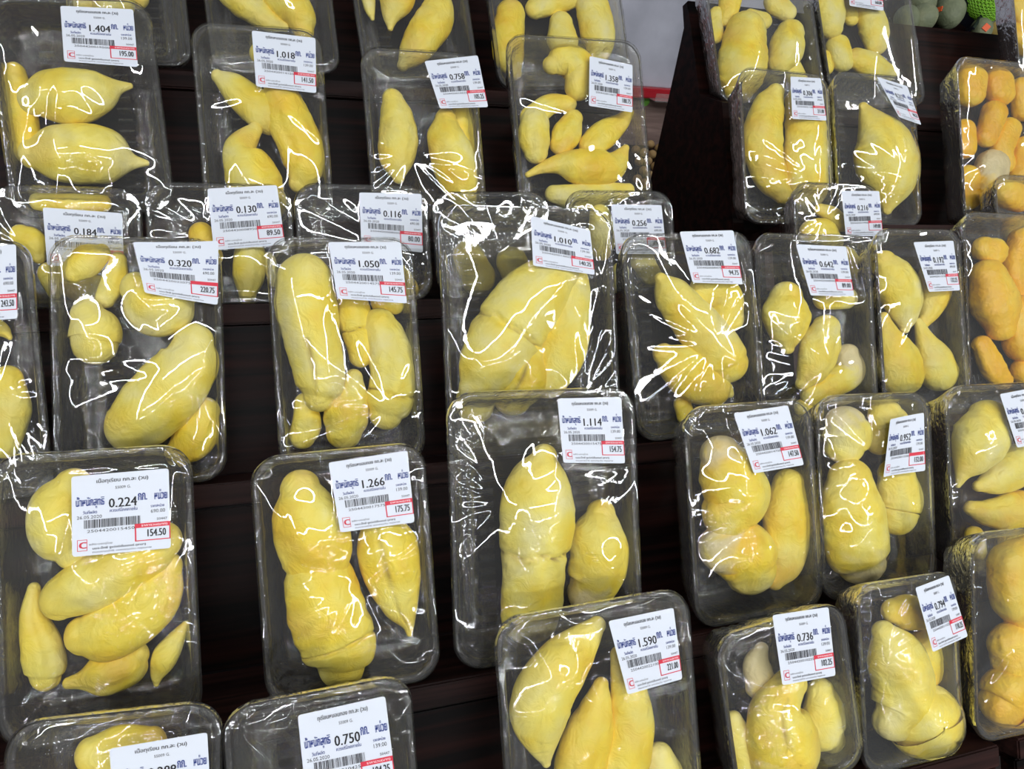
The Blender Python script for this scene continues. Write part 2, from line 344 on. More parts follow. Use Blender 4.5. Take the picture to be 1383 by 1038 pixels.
PACKN = [0]
def build_pack(row, TL, TR, BL, lab, pieces, label, ref, t=.034, jack=False, crumple=1.0, short=None):
    PACKN[0] += 1; seed = PACKN[0] * 17 + 3; rnd = random.Random(seed)
    D = ROWD[row]; n0 = -D
    a = np.array(hit(*TL, n0)[:2]); b = np.array(hit(*TR, n0)[:2]); c = np.array(hit(*BL, n0)[:2])
    e1 = (b - a) / np.linalg.norm(b - a); e2 = (a - c) / np.linalg.norm(a - c)
    ang = (math.atan2(e1[1], e1[0]) + math.atan2(e2[1], e2[0]) - math.pi / 2) / 2
    ex = np.array((math.cos(ang), math.sin(ang))); ey = np.array((-ex[1], ex[0])); w_ = np.linalg.norm(b - a)
    ul = TIERS[row][0] + .0008
    # length so that the lowest corner stands on the shelf board
    h_ = ((a[1] if ex[1] > 0 else b[1]) - ul) / ey[1]
    o = a + ex * w_ / 2 - ey * h_ / 2
    mw = frame(o[0], o[1], n0, ang); inv = mw.inverted()
    root = empty('fruit_pack', mw, label, 'fruit pack', 'film-wrapped fruit trays on the racks')
    def loc(px, py, z=0):
        x, u, tt = hit(px, py, n0 + z); d = np.array((x, u)) - o; return float(d @ ex), float(d @ ey), tt
    build_tray(w_, h_, t, root, seed)
    # ---- pods, each standing on its own in the tray
    G = 96; GH = min(int(G * h_ / w_), 150)
    gx, gy = np.meshgrid(np.linspace(-w_ / 2, w_ / 2, G), np.linspace(-h_ / 2, h_ / 2, GH))
    H = np.full(gx.shape, -.1)
    info = []
    for k, pc in enumerate(pieces):
        opt = pc[-1] if isinstance(pc[-1], dict) else {}; pts = [p for p in pc if not isinstance(p, dict)]
        rw = max(p[2] for p in pts) * D / F; lift = opt.get('z', 0) * .007
        rdm = min(rw * .74, t * .60); cz = -t + .0016 + rdm * 1.06 + lift
        L_ = []
        for (px, py, r) in pts:
            x, y, tt = loc(px, py, cz); rr_ = r * tt / F
            m_ = rr_ * .80 + .003                           # stay within the tray
            x = min(max(x, -w_ / 2 + min(m_, w_ / 2 - .001)), w_ / 2 - min(m_, w_ / 2 - .001))
            y = min(max(y, -h_ / 2 + min(m_, h_ / 2 - .001)), h_ / 2 - min(m_, h_ / 2 - .001))
            L_.append((x, y, rr_))
        sp = catmull(L_, 56)
        def rd_of(r, rdm=rdm, rw=rw): return rdm * (r / rw) ** .9 if r > 0 else 0
        g_ = .9516 - .3022 * (pts[0][0] - CX) / F; kx = min(1.22, .97 / g_)
        V, FC, PW = pod_mesh(sp, rd_of, seed * 31 + k, opt.get('pale', 0), opt.get('crack'), .6 if jack else 0, kx, opt.get('slit', 0))
        cen = np.array(V).mean(0); cen[2] = 0
        ob = mesh_obj('jackfruit_bulb' if jack else 'durian_pod', [(v[0] - cen[0], v[1] - cen[1], v[2]) for v in V], FC, jack_m if jack else durian_m)
        at = ob.data.attributes.new('pale', 'FLOAT', 'POINT'); at.data.foreach_set('value', PW)
        at = ob.data.attributes.new('cleft', 'FLOAT', 'POINT'); at.data.foreach_set('value', DK)
        ob.matrix_world = mw @ Matrix.Translation((cen[0], cen[1], cz))
        ob['category'] = 'jackfruit' if jack else 'durian'
        ob['group'] = ('jackfruit bulbs' if jack else 'durian pods') + ' in the ' + ref
        vis = [p for p in pts]; ln = sum(math.dist(p[:2], q[:2]) for p, q in zip(pts, pts[1:])) + pts[0][2] + pts[-1][2]; wd = 2 * max(p[2] for p in pts)
        info.append((ob, sum(p[0] for p in pts) / len(pts), sum(p[1] for p in pts) / len(pts), ln, wd, pts, opt))
        for (x, y, _r, r) in sp:
            d2 = (((gx - x) / kx) ** 2 + (gy - y) ** 2) / (r * r * 1.12)
            H = np.maximum(H, np.where(d2 < 1, cz + rd_of(r) * 1.08 * np.sqrt(np.clip(1 - d2, 0, 1)), -.1))
    name_pods(info, ref, jack)
    # ---- taut film over rim and pods (membrane resting on the obstacles)
    rim = .0016; rc = min(.022, w_ * .17); ins = inside(gx, gy, w_ - .004, h_ - .004, rc)
    ob_ = np.where(ins, H + .0008, rim); h = np.where(ins, np.maximum(ob_, rim), rim)
    def relax(h, obst, it):
        for _ in range(it):
            s = h.copy(); s[1:-1, 1:-1] = (h[:-2, 1:-1] + h[2:, 1:-1] + h[1:-1, :-2] + h[1:-1, 2:]) / 4
            h = np.where(ins, np.maximum(s, obst), rim)
        return h
    h = relax(h, ob_, 500)
    # sag and tension folds of the film
    nz = np.zeros_like(h); sgn = np.array((rnd.random() * 40, rnd.random() * 40))
    edge = np.minimum(w_ / 2 - np.abs(gx), h_ / 2 - np.abs(gy)); em = np.clip(edge / .012, 0, 1)
    cx0, cy0 = rnd.uniform(-.3, .3) * w_, rnd.uniform(-.3, .2) * h_
    for i in range(h.shape[0]):
        for j in range(h.shape[1]):
            x, y = gx[i, j], gy[i, j]; aa = math.atan2(y - cy0, x - cx0); rr2 = math.hypot(x - cx0, y - cy0)
            a1 = noise.noise(Vector((x * 15 + sgn[0], y * 11 + sgn[1], 1)))
            a2 = noise.noise(Vector((math.cos(aa) * 2.6 + sgn[1], math.sin(aa) * 2.6, rr2 * 4)))
            nz[i, j] = .0026 * a1 + .0012 * (1 - abs(a2) * 3) * min(1, rr2 / .04) + (.0007 * abs(noise.noise(Vector((x * 55, y * 40 + sgn[0], 7)))) if crumple > 1.2 else 0)
    h2 = h + (nz + .0012) * em * crumple * .62
    for _ in range(5):
        s2 = h2.copy(); s2[1:-1, 1:-1] = (h2[:-2, 1:-1] + h2[2:, 1:-1] + h2[1:-1, :-2] + h2[1:-1, 2:]) / 4; h2 = np.where(ins, np.maximum(s2, ob_), rim)
    labfit = None
    if lab:
        q = lab[0]
        zl = .008
        for _ in range(2):
            LC = [np.array(loc(px, py, zl)[:2]) for (px, py) in q]; cc = sum(LC) / 4
            ii = int(np.clip((cc[1] + h_ / 2) / h_ * (GH - 1), 0, GH - 1)); jj = int(np.clip((cc[0] + w_ / 2) / w_ * (G - 1), 0, G - 1)); zl = float(h[ii, jj])
        TLc, TRc, BRc, BLc = LC
        ax = TRc - TLc; ay = BLc - TLc; det = ax[0] * ay[1] - ax[1] * ay[0]
        uu = ((gx - TLc[0]) * ay[1] - (gy - TLc[1]) * ay[0]) / det; vv = (ax[0] * (gy - TLc[1]) - ax[1] * (gx - TLc[0])) / det
        msk = (uu > -.03) & (uu < 1.03) & (vv > -.03) & (vv < 1.03) & ins
        if msk.sum() > 6:
            A_ = np.c_[np.ones(msk.sum()), gx[msk], gy[msk]]; cf, *_ = np.linalg.lstsq(A_, h[msk], rcond=None)
            cf[1:] = np.clip(cf[1:], -.22, .22); pl = cf[0] + cf[1] * gx + cf[2] * gy; cf[0] += max(0, float((h - pl)[msk].max())) * .75 + .0003
        else: cf = np.array((.004, 0, 0))
        pl = cf[0] + cf[1] * gx + cf[2] * gy
        h2 = np.where(msk, pl - .0002, h2)
        ob2 = np.where(msk, pl - .0002, ob_); h2 = np.where(ins, np.maximum(h2, ob2), rim)
        s = h2.copy()
        for _ in range(8):
            s2 = s.copy(); s2[1:-1, 1:-1] = (s[:-2, 1:-1] + s[2:, 1:-1] + s[1:-1, :-2] + s[1:-1, 2:]) / 4
            near = (uu > -.3) & (uu < 1.3) & (vv > -.3) & (vv < 1.3) & ~msk & ins
            s = np.where(near, np.maximum(s2, ob_), s)
        h2 = s
        labfit = (TLc, TRc, BRc, BLc, cf)
    V, FC = [], []; Hh = h2
    # warp the square grid onto the rounded outline
    r = rc; W2, H2 = w_ / 2 + .0006, h_ / 2 + .0006
    for i in range(GH):
        for j in range(G):
            x, y = float(gx[i, j]), float(gy[i, j]); dx, dy = abs(x) - (W2 - r), abs(y) - (H2 - r)
            if dx > 0 and dy > 0:
                m_ = max(dx, dy); l = math.hypot(dx, dy); k = m_ / l; x = math.copysign(W2 - r + dx * k, x); y = math.copysign(H2 - r + dy * k, y)
            V.append((x, y, float(Hh[i, j])))
    for i in range(GH - 1):
        for j in range(G - 1): FC.append((i * G + j, i * G + j + 1, (i + 1) * G + j + 1, (i + 1) * G + j))
    film = mesh_obj('film', V, FC, film_m, root)
    # film skirt pulled round the sides, gathered behind
    lp = rrect(w_ + .0018, h_ + .0018, rc, 9, 34); nl = len(lp); V, FC = [], []
    for li, (ins_, z, am) in enumerate(((0, .0014, 0), (-.0004, -.001, .0), (.001, -.006, .5), (.0035, -.014, 1), (.006, -.022, 1.2), (.009, -t - .0008, 1), (.018, -t - .0022, 1.6), (.030, -t - .0026, 1.2))):
        for k, (x, y) in enumerate(lp):
            l = math.hypot(x, y); nn = noise.noise(Vector((x * 60 + seed, y * 60, z * 40))) * .0016 * am + .0009 * am * noise.noise(Vector((x * 240, y * 240 + seed, z * 30)))
            f = 1 - (ins_ - nn) / min(w_, h_) * 2
            zz = z - .0014 * am * noise.noise(Vector((x * 80, y * 80, seed))) if li < 6 else z
            V.append((x * f, max(y * f, -h_ / 2 - .0006) if li > 1 else y * f, zz))
    for li in range(7):
        for k in range(nl): q = (k + 1) % nl; FC.append((li * nl + k, li * nl + q, (li + 1) * nl + q, (li + 1) * nl + k))
    mesh_obj('film_edge', V, FC, skirt_m, film)
    # ---- price label
    if labfit:
        TLc, TRc, BRc, BLc, cf = labfit
        bend = lab[4] if len(lab) > 4 else 0
        def place(u, v, dz):
            p = TLc * (1 - u) * (1 - v) + TRc * u * (1 - v) + BRc * u * v + BLc * (1 - u) * v
            return (p[0], p[1], cf[0] + cf[1] * p[0] + cf[2] * p[1] + dz + bend * (u - .5) ** 2)
        n = 12; V, FC = [], []
        def rr_(u, v):                                       # rounded label corners
            r_ = .035; du = max(abs(u - .5) - (.5 - r_), 0); dv = max(abs(v - .5) - (.5 - r_), 0)
            if du > 0 and dv > 0:
                k = max(du, dv) / math.hypot(du, dv); u = .5 + math.copysign(.5 - r_ + du * k, u - .5); v = .5 + math.copysign(.5 - r_ + dv * k, v - .5)
            return u, v
        tk = [0, .018, .035] + list(np.linspace(.1, .9, 9)) + [.965, .982, 1]; n = len(tk)
        for v in tk:
            for u in tk: V.append(place(*rr_(u, v), .0003))
        for i in range(n - 1):
            for j in range(n - 1): FC.append((i * n + j, (i + 1) * n + j, (i + 1) * n + j + 1, i * n + j + 1))
        pl_ = mesh_obj('price_label', V, FC, paper_m, root)
        parts = print_layout(lab[1], lab[2], lab[3], seed)
        for nm, (vv_, ff, mi), ms, dz in (('label_print', parts[0], [black_ink, blue_ink, red_ink], .0005), ('weight_figures', parts[1], [black_ink], .0006),
                                          ('price_figures', parts[2], [black_ink], .0006), ('band_lettering', parts[3], [white_ink], .0006)):
            mesh_obj(nm, [place(u, v, dz) for u, v in vv_], ff, ms, pl_, mi=mi, smooth=False)
    return root

# pod labels: look first, then place inside the tray
def name_pods(info, ref, jack):
    noun = 'jackfruit bulb' if jack else 'durian pod'
    n = len(info)
    if not n: return
    xs = [i[1] for i in info]; ys = [i[2] for i in info]; area = [i[3] * i[4] for i in info]
    x0, x1, y0, y1 = min(xs), max(xs), min(ys), max(ys); used = set()
    for k, (ob, x, y, ln, wd, pts, opt) in enumerate(info):
        asp = ln / wd; r0, r1 = pts[0][2], pts[-1][2]; rm = wd / 2
        if opt.get('say'): shape = opt['say']
        elif min(r0, r1) < .35 * rm: shape = 'pointed' if asp < 2.3 else 'long pointed'
        elif asp > 2.4: shape = 'long'
        elif asp > 1.6: shape = 'oval'
        else: shape = 'short rounded'
        if pts[-1][2] < rm and abs(opt.get('pale', 0)) > 0 and not opt.get('say'): shape += ' pale-ended'
        size = 'largest ' if n > 2 and area[k] == max(area) else 'smallest ' if n > 2 and area[k] == min(area) else ''
        fx = (x - x0) / max(x1 - x0, 1); fy = (y - y0) / max(y1 - y0, 1)
        vy = 'top' if fy < .3 else 'bottom' if fy > .7 else 'middle'; vx = 'left' if fx < .3 else 'right' if fx > .7 else 'centre'
        if x1 - x0 < 12: vx = ''
        if y1 - y0 < 12: vy = ''
        pos = ', ' + (vy + ' ' + vx).strip() if n > 1 else ''
        for extra in ('', 'upper ', 'lower ', 'outer ', 'inner '):
            s = extra + size + shape + ' ' + noun + pos + ' of ' + ref
            if s not in used: break
        if len(s.replace(',', '').split()) > 16 and size and s.replace(size, '', 1) not in used: s = s.replace(size, '', 1)
        s = s.replace('short rounded pale-ended', 'rounded pale-ended')
        used.add(s); ob['label'] = s.strip()

# ------------------------------------------------------------------ the trays: row, corners seen in the photograph, label, pods
def Q(tl, tr, br, bl): return (tl, tr, br, bl)
GR = 'film-wrapped tray '
# --- top row
build_pack(0, (72, -170), (232, -165), (80, 108), None,
    [[(98, -40, 20), (102, -8, 22), (100, 18, 12)], [(140, -50, 22), (152, -8, 32), (150, 22, 22)], [(190, -30, 14), (186, -4, 16)]],
    'clear tray of durian pods behind the tray marked 1.404', 'half-hidden back-row tray, first from left')
build_pack(0, (256, -170), (428, -165), (272, 108), None,
    [[(300, -30, 22), (328, 0, 24), (360, 26, 16), (384, 36, 7)], [(350, -35, 22), (380, -5, 28), (403, 20, 24), (410, 42, 14)]],
    'clear tray with two crescent durian pods behind the 1.018 tray', 'half-hidden back-row tray, second from left')
build_pack(0, (452, -170), (606, -170), (478, 114), None,
    [[(495, -20, 12), (499, 10, 8), (503, 25, 3)], [(540, -30, 22), (536, -2, 24), (528, 22, 12), (527, 38, 4)], [(590, -15, 14), (591, 18, 23), (573, 48, 25), (556, 72, 18), (544, 88, 8)]],
    'clear tray with one big slanting pod behind the 0.758 tray', 'half-hidden back-row tray, third from left')
build_pack(0, (638, -165), (818, -160), (662, 122), None,
    [[(690, 18, 19), (686, 50, 22), (688, 78, 20), (694, 98, 10)], [(722, 12, 13), (742, 4, 17), (768, -4, 16)], [(758, 32, 16), (760, 54, 21)], [(798, 2, 22), (806, 36, 24), (809, 62, 19), (802, 84, 10)], [(745, -40, 26), (790, -45, 22)]],
    'clear tray with a sausage-shaped pod at its side behind the 1.358 tray', 'half-hidden back-row tray, fourth from left')
build_pack(0, (932, -150), (1075, -150), (962, 138), None,
    [[(988, -20, 16), (985, 8, 14), (980, 28, 8)], [(968, 18, 9), (965, 48, 11)], [(1008, 42, 26), (1004, 78, 31), (1000, 108, 28), (998, 124, 16)], [(1068, 44, 17), (1062, 66, 23), (1052, 86, 14)],
     [(1014, 20, 8), (1030, 28, 12)], [(1048, 4, 16), (1062, 16, 13)], [(1070, 92, 12), (1078, 108, 12)]],
    'crumpled clear tray standing over the triangular side board', 'tray beside the triangular side board', crumple=1.5)
build_pack(0, (1080, -150), (1208, -150), (1112, 120),
    (Q((1144, -36), (1190, -32), (1193, 15), (1147, 8)), '1.152', '160.00', False),
    [[(1114, -10, 20), (1120, 18, 21), (1123, 38, 14)], [(1172, 12, 16), (1180, 38, 19), (1183, 60, 14)], [(1132, 62, 15), (1138, 82, 15)], [(1158, 80, 15), (1178, 90, 18), (1200, 98, 11)], [(1115, 76, 8), (1116, 92, 9)], [(1148, 4, 12), (1150, 26, 9)]],
    'clear tray of durian pods directly above the single-pod 0.212 tray', 'back-row tray above the single-pod tray')
# --- second row
build_pack(1, (-22, -6), (198, -10), (-4, 270),
    (Q((82, 9), (180, 13), (187, 92), (88, 85)), '1.404', '195.00', False),
    [[(42, 134, 19), (72, 130, 35), (106, 128, 37), (138, 124, 26), (160, 118, 10), (176, 116, 4)], [(42, 208, 18), (75, 208, 36), (120, 208, 41), (155, 212, 32), (178, 218, 12), (198, 220, 4)],
     [(2, 100, 16), (4, 140, 20), (4, 190, 21), (3, 206, 15)]],
    'clear tray with two lemon-shaped pods lying crosswise, marked 1.404', '1.404 tray, second row, first from left', crumple=1.7)
build_pack(1, (258, 30), (432, 42), (276, 270),
    (Q((340, 42), (426, 52), (427, 127), (346, 118)), '1.018', '141.50', False),
    [[(345, 175, 10), (325, 200, 22), (334, 225, 34), (348, 255, 38), (362, 285, 26)],
     [(294, 103, 9), (315, 118, 20), (340, 140, 26), (362, 156, 26)], [(380, 132, 26), (392, 165, 32), (406, 198, 31), (410, 228, 27), (402, 248, 12)], [(350, 72, 14), (362, 66, 12)], [(400, 92, 20), (416, 104, 12)]],
    'clear tray with a bent pod curving down its side, marked 1.018', '1.018 tray, second row, second from left')
build_pack(1, (487, 64), (640, 72), (502, 290),
    (Q((573, 83), (645, 75), (659, 145), (594, 147)), '0.758', '105.25', False),
    [[(622, 150, 12), (628, 185, 14), (632, 215, 12)], [(530, 134, 14), (536, 160, 24), (538, 190, 27), (536, 218, 22), (538, 240, 8)],
     [(602, 160, 14), (603, 185, 26), (612, 215, 31), (620, 245, 26), (628, 268, 16)]],
    'clear tray of two upright pods with a creased tilted label, marked 0.758', '0.758 tray, second row, third from left')
build_pack(1, (683, 46), (862, 55), (702, 290),
    (Q((796, 76), (854, 88), (854, 152), (795, 143)), '1.358', '188.75', False),
    [[(745, 88, 12), (762, 80, 22), (783, 92, 23), (780, 118, 18)], [(718, 160, 16), (742, 141, 14), (768, 140, 11)], [(722, 165, 20, ), (722, 190, 21), (724, 206, 15)], [(775, 160, 12), (766, 180, 19), (757, 196, 14)],
     [(850, 152, 6), (837, 166, 12), (815, 182, 19), (798, 196, 16)], [(713, 236, 4), (730, 228, 7), (754, 222, 13), (778, 224, 23), (806, 226, 25), (830, 222, 18), (845, 200, 5)], [(748, 262, 12), (778, 266, 18), (820, 262, 16), (848, 256, 9)]],
    'clear tray crowded with small durian pieces, marked 1.358', '1.358 tray, second row, fourth from left', crumple=1.4)
build_pack(1, (997, 90), (1117, 100), (1003, 302),
    (Q((1068, 103), (1108, 106), (1114, 164), (1069, 161)), '0.306', '211.00', True),
    [[(1048, 124, 11), (1038, 145, 20), (1031, 175, 25), (1032, 210, 25), (1042, 240, 22), (1056, 262, 13)], [(1086, 140, 24), (1090, 185, 27), (1088, 225, 28), (1092, 255, 24), (1090, 275, 14)]],
    'clear tray with two long pods side by side, marked 0.306', '0.306 tray, just above small 0.216 tray', crumple=1.3)
build_pack(1, (1124, 96), (1233, 103), (1132, 300),
    (Q((1183, 104), (1226, 116), (1241, 170), (1210, 160)), '0.212', '146.25', True),
    [[(1166, 144, 6), (1176, 162, 18), (1190, 186, 34), (1197, 215, 41), (1201, 245, 33), (1200, 268, 17), (1198, 284, 6)]],
    'clear tray with one big pale egg-shaped pod, marked 0.212', 'single-pod tray 0.212')
# --- third row: short trays
build_pack(2, (-12, 250), (188, 254), (-6, 405),
    (Q((58, 280), (165, 288), (168, 366), (64, 358)), '0.184', '126.75', True),
    [[(50, 272, 11), (90, 266, 14), (140, 268, 11)], [(28, 318, 15), (46, 328, 19), (52, 346, 10)], [(66, 370, 16), (74, 392, 12)], [(105, 388, 20), (150, 392, 18)]],
    'short clear tray under the two lemon-shaped pods, label marked 0.184', '0.184 short tray, third row, first from left', t=.028)
build_pack(2, (195, 246), (392, 250), (204, 410),
    (Q((280, 255), (374, 250), (385, 330), (289, 338)), '0.130', '89.50', True),
    [[(272, 318, 18), (288, 345, 14)], [(338, 345, 22), (336, 372, 22), (334, 396, 12)], [(362, 350, 10), (372, 378, 10)]],
    'short clear tray marked 0.130, nearly empty at its left', '0.130 short tray, third row, second', t=.028)
build_pack(2, (397, 248), (575, 250), (405, 408),
    (Q((485, 260), (569, 262), (571, 341), (488, 332)), '0.116', '80.00', True),
    [[(535, 378, 22), (550, 392, 16)]],
    'short clear tray marked 0.116 with its upper half empty', '0.116 short tray, third row, third', t=.028)
build_pack(2, (582, 260), (738, 256), (590, 406), None,
    [[(632, 345, 20), (645, 375, 24)], [(692, 355, 22), (700, 385, 18)]],
    'short unlabelled tray behind the tray marked 1.010', 'unlabelled short tray, third row, fourth', t=.028)
build_pack(2, (763, 258), (905, 258), (773, 400),
    (Q((825, 276), (893, 277), (900, 343), (832, 343)), '0.256', '176.50', True),
    [[(810, 290, 14), (814, 320, 18), (812, 340, 12)], [(838, 366, 12), (838, 384, 10)], [(868, 352, 16), (880, 372, 14)]],
    'short clear tray marked 0.256 in front of the crowded 1.358 tray', '0.256 short tray, third row, fifth', t=.028)
build_pack(2, (1070, 246), (1186, 250), (1076, 385),
    (Q((1136, 258), (1187, 258), (1192, 318), (1142, 320)), '0.216', '149.00', True),
    [[(1096, 312, 15), (1110, 314, 19), (1124, 326, 14)], [(1108, 283, 8), (1124, 290, 11), (1136, 302, 11)], [(1100, 355, 14), (1090, 368, 10)], [(1140, 350, 18), (1156, 364, 13)]],
    'small clear tray marked 0.216 in front of two taller trays', '0.216 tray, smallest one, third row, sixth', t=.028)
# --- fourth row
build_pack(3, (-160, 332), (38, 320), (-145, 628),
    (Q((-70, 334), (22, 330), (24, 430), (-68, 437)), '0.353', '243.50', True),
    [[(-10, 440, 14), (4, 446, 10), (13, 455, 4)], [(12, 515, 22), (15, 552, 28), (6, 595, 24)], [(-60, 520, 30), (-50, 570, 30)]],
    'clear tray cut off at the picture edge, price ending in 3.50', 'tray cut off at left edge, fourth row')
build_pack(3, (66, 318), (296, 326), (78, 640),
    (Q((181, 328), (295, 325), (295, 413), (198, 397)), '0.320', '220.75', True, .012),
    [[(278, 556, 20), (264, 590, 30), (240, 612, 18), {'z': -.2}], [(98, 366, 16), (118, 352, 22), (138, 336, 12)], [(160, 352, 12), (156, 376, 18), (142, 402, 14)], [(118, 425, 22), (128, 448, 38), (128, 462, 30)],
     [(182, 388, 20), (204, 410, 40), (232, 408, 38), (252, 395, 16)], [(262, 462, 26), (256, 490, 42), (226, 530, 48), (192, 562, 44), (174, 578, 32), {'z': .6}]],
    'clear tray with large oval pod low right and warped label, marked 0.320', '0.320 tray, fourth row, warped label')
build_pack(3, (360, 322), (556, 325), (384, 622),
    (Q((443, 328), (541, 327), (549, 410), (455, 404)), '1.050', '145.75', False),
    [[(412, 378, 36), (414, 410, 43), (420, 450, 41), (428, 490, 37), (432, 520, 33), (430, 536, 20), {'z': .4, 'slit': .45}], [(412, 545, 15), (414, 572, 21), (408, 588, 18)], [(475, 400, 20), (480, 430, 24), (487, 460, 22), (487, 480, 16), {'crack': .5, 'say': 'finger-like split'}],
     [(520, 405, 20), (534, 412, 12)], [(512, 440, 24), (526, 470, 30), (530, 510, 31), (525, 545, 32), (521, 560, 20), {'crack': .62, 'say': 'long cracked'}], [(478, 510, 12), (475, 535, 22), (468, 562, 31), (464, 582, 24)]],
    'clear tray packed with a long thick pod and cracked pods, marked 1.050', '1.050 tray, fourth row, third from left')
build_pack(3, (592, 276), (824, 275), (594, 612),
    (Q((717, 291), (798, 310), (801, 372), (717, 360)), '1.010', '140.25', False),
    [[(770, 382, 26), (768, 430, 31), (758, 475, 33), (740, 515, 24)], [(752, 368, 30), (724, 398, 43), (698, 430, 47), (676, 468, 48), (658, 502, 40), (648, 525, 26), {'z': .5, 'crack': .5}], [(652, 515, 30), (642, 545, 26)], [(716, 478, 18), (706, 510, 33), (692, 535, 26), {'z': 1, 'slit': .1, 'say': 'heart-shaped split'}]],
    'big clear tray with one wide slanting pod mass, marked 1.010', '1.010 tray, fourth row, widest')
build_pack(3, (838, 318), (1012, 315), (864, 588),
    (Q((917, 313), (990, 311), (1002, 384), (934, 382)), '0.682', '94.75', False),
    [[(950, 390, 18), (975, 400, 26), (986, 430, 18)], [(892, 376, 8), (906, 396, 24), (930, 425, 30), (955, 455, 31), (978, 482, 31), (984, 492, 24), {'z': .6}], [(896, 478, 14), (915, 492, 28), (940, 512, 31), (962, 524, 24)], [(922, 546, 12), (926, 562, 11)], [(985, 522, 4), (986, 532, 5)]],
    'clear tray with a long pod lying diagonally, marked 0.682', '0.682 tray, fourth row, fifth from left')
build_pack(3, (1018, 315), (1174, 318), (1030, 575),
    (Q((1074, 330), (1142, 333), (1153, 400), (1094, 399)), '0.642', '89.00', False),
    [[(1062, 400, 20), (1062, 428, 31), (1063, 454, 20), (1064, 470, 8)], [(1112, 405, 13), (1142, 402, 15)], [(1145, 478, 14), (1146, 502, 20), (1122, 520, 18), (1096, 534, 14), {'pale': .5}], [(1116, 442, 17), (1108, 466, 25), (1098, 495, 22), (1084, 518, 9), {'z': .5}], [(1085, 550, 12), (1100, 558, 12)]],
    'clear tray with four loose pods and bare top left, marked 0.642', '0.642 tray, fourth row, sixth from left', crumple=1.3)
build_pack(3, (1179, 310), (1295, 308), (1190, 548),
    (Q((1233, 327), (1287, 325), (1296, 392), (1254, 394)), '0.192', '132.25', True),
    [[(1194, 352, 14), (1206, 374, 27), (1218, 400, 26), (1222, 428, 16), (1222, 444, 6)], [(1260, 372, 18), (1270, 394, 20), (1256, 420, 13), (1245, 440, 6)], [(1194, 426, 5), (1200, 450, 13), (1211, 480, 26), (1218, 506, 28)], [(1240, 434, 5), (1250, 460, 13), (1262, 484, 22), (1268, 504, 24)]],
    'clear tray of four teardrop pods pointing to the centre, marked 0.192', '0.192 tray, fourth row, beside jackfruit')
build_pack(3, (1299, 286), (1440, 290), (1306, 530), None,
    [[(1330, 336, 16), (1340, 340, 19), {'say': 'round holed'}], [(1335, 372, 22), (1345, 410, 29), (1352, 442, 18)], [(1382, 325, 18), (1374, 365, 18), (1380, 395, 12)], [(1378, 420, 22), (1382, 462, 26)], [(1326, 465, 12), (1340, 495, 16), (1354, 514, 12)], [(1384, 500, 18), (1392, 512, 16)]],
    'clear tray of golden jackfruit beside the 0.192 tray', 'fourth-row jackfruit tray', jack=True)
# --- fifth row
build_pack(4, (-16, 618), (256, 604), (4, 972),
    (Q((97, 643), (228, 632), (232, 738), (100, 750)), '0.224', '154.50', True),
    [[(100, 660, 28), (80, 690, 42), (82, 718, 42), (98, 742, 24)], [(110, 858, 24), (145, 852, 40), (185, 828, 42), (214, 796, 36), (230, 764, 18)], [(80, 808, 28), (118, 790, 37), (160, 768, 40), (200, 745, 36), (226, 728, 22), {'z': .8}],
     [(92, 922, 8), (112, 918, 13), (140, 910, 28), (174, 896, 28), (188, 882, 14)], [(46, 796, 10), (44, 830, 18), (56, 870, 29), (62, 900, 30), (62, 912, 20)], [(250, 843, 5), (237, 864, 13), (222, 888, 18), (213, 910, 10), (211, 923, 4)]],
    'large clear tray with six loose seeds-and-flesh pods, marked 0.224', '0.224 tray, fifth row, first from left')
build_pack(4, (338, 620), (571, 592), (352, 928),
    (Q((443, 624), (550, 608), (559, 704), (459, 717)), '1.266', '175.75', False),
    [[(512, 705, 24), (522, 738, 42), (530, 775, 39), (541, 815, 26), (551, 842, 10), (553, 855, 4), {'slit': .05}], [(405, 660, 26), (412, 690, 46), (422, 722, 54), (428, 742, 48), {'say': 'broken upper'}],
     [(432, 790, 50), (442, 825, 54), (456, 862, 53), (462, 885, 46), (462, 900, 28), {'crack': .55, 'say': 'cracked lower'}]],
    'clear tray with a thick pod snapped across its middle, marked 1.266', '1.266 tray, fifth row, second from left')
build_pack(4, (604, 532), (855, 521), (612, 896),
    (Q((751, 538), (838, 536), (842, 625), (758, 624)), '1.114', '154.75', False),
    [[(812, 692, 18), (809, 722, 35), (809, 758, 39), (800, 788, 34), (792, 802, 24), {'pale': -.3}], [(735, 615, 16), (729, 645, 38), (726, 680, 49), (725, 715, 50), (722, 755, 45), (720, 800, 44), (716, 828, 40), {'z': .3, 'crack': .62}]],
    'large clear tray with a tall pod and empty left side, marked 1.114', '1.114 tray, fifth row, third from left')
build_pack(4, (922, 552), (1094, 541), (942, 836),
    (Q((987, 558), (1064, 547), (1082, 627), (1011, 638)), '1.062', '147.50', False),
    [[(1072, 652, 20), (1073, 690, 29), (1070, 725, 28), (1060, 762, 22), (1046, 784, 12)], [(978, 738, 32), (1004, 748, 42), (1014, 772, 30), {'pale': .25}], [(972, 612, 24), (984, 640, 40), (996, 672, 42), (984, 692, 34), {'z': .5, 'pale': .28}]],
    'clear tray with folded white-scarred pods, marked 1.062', '1.062 tray, fifth row, fourth from left')
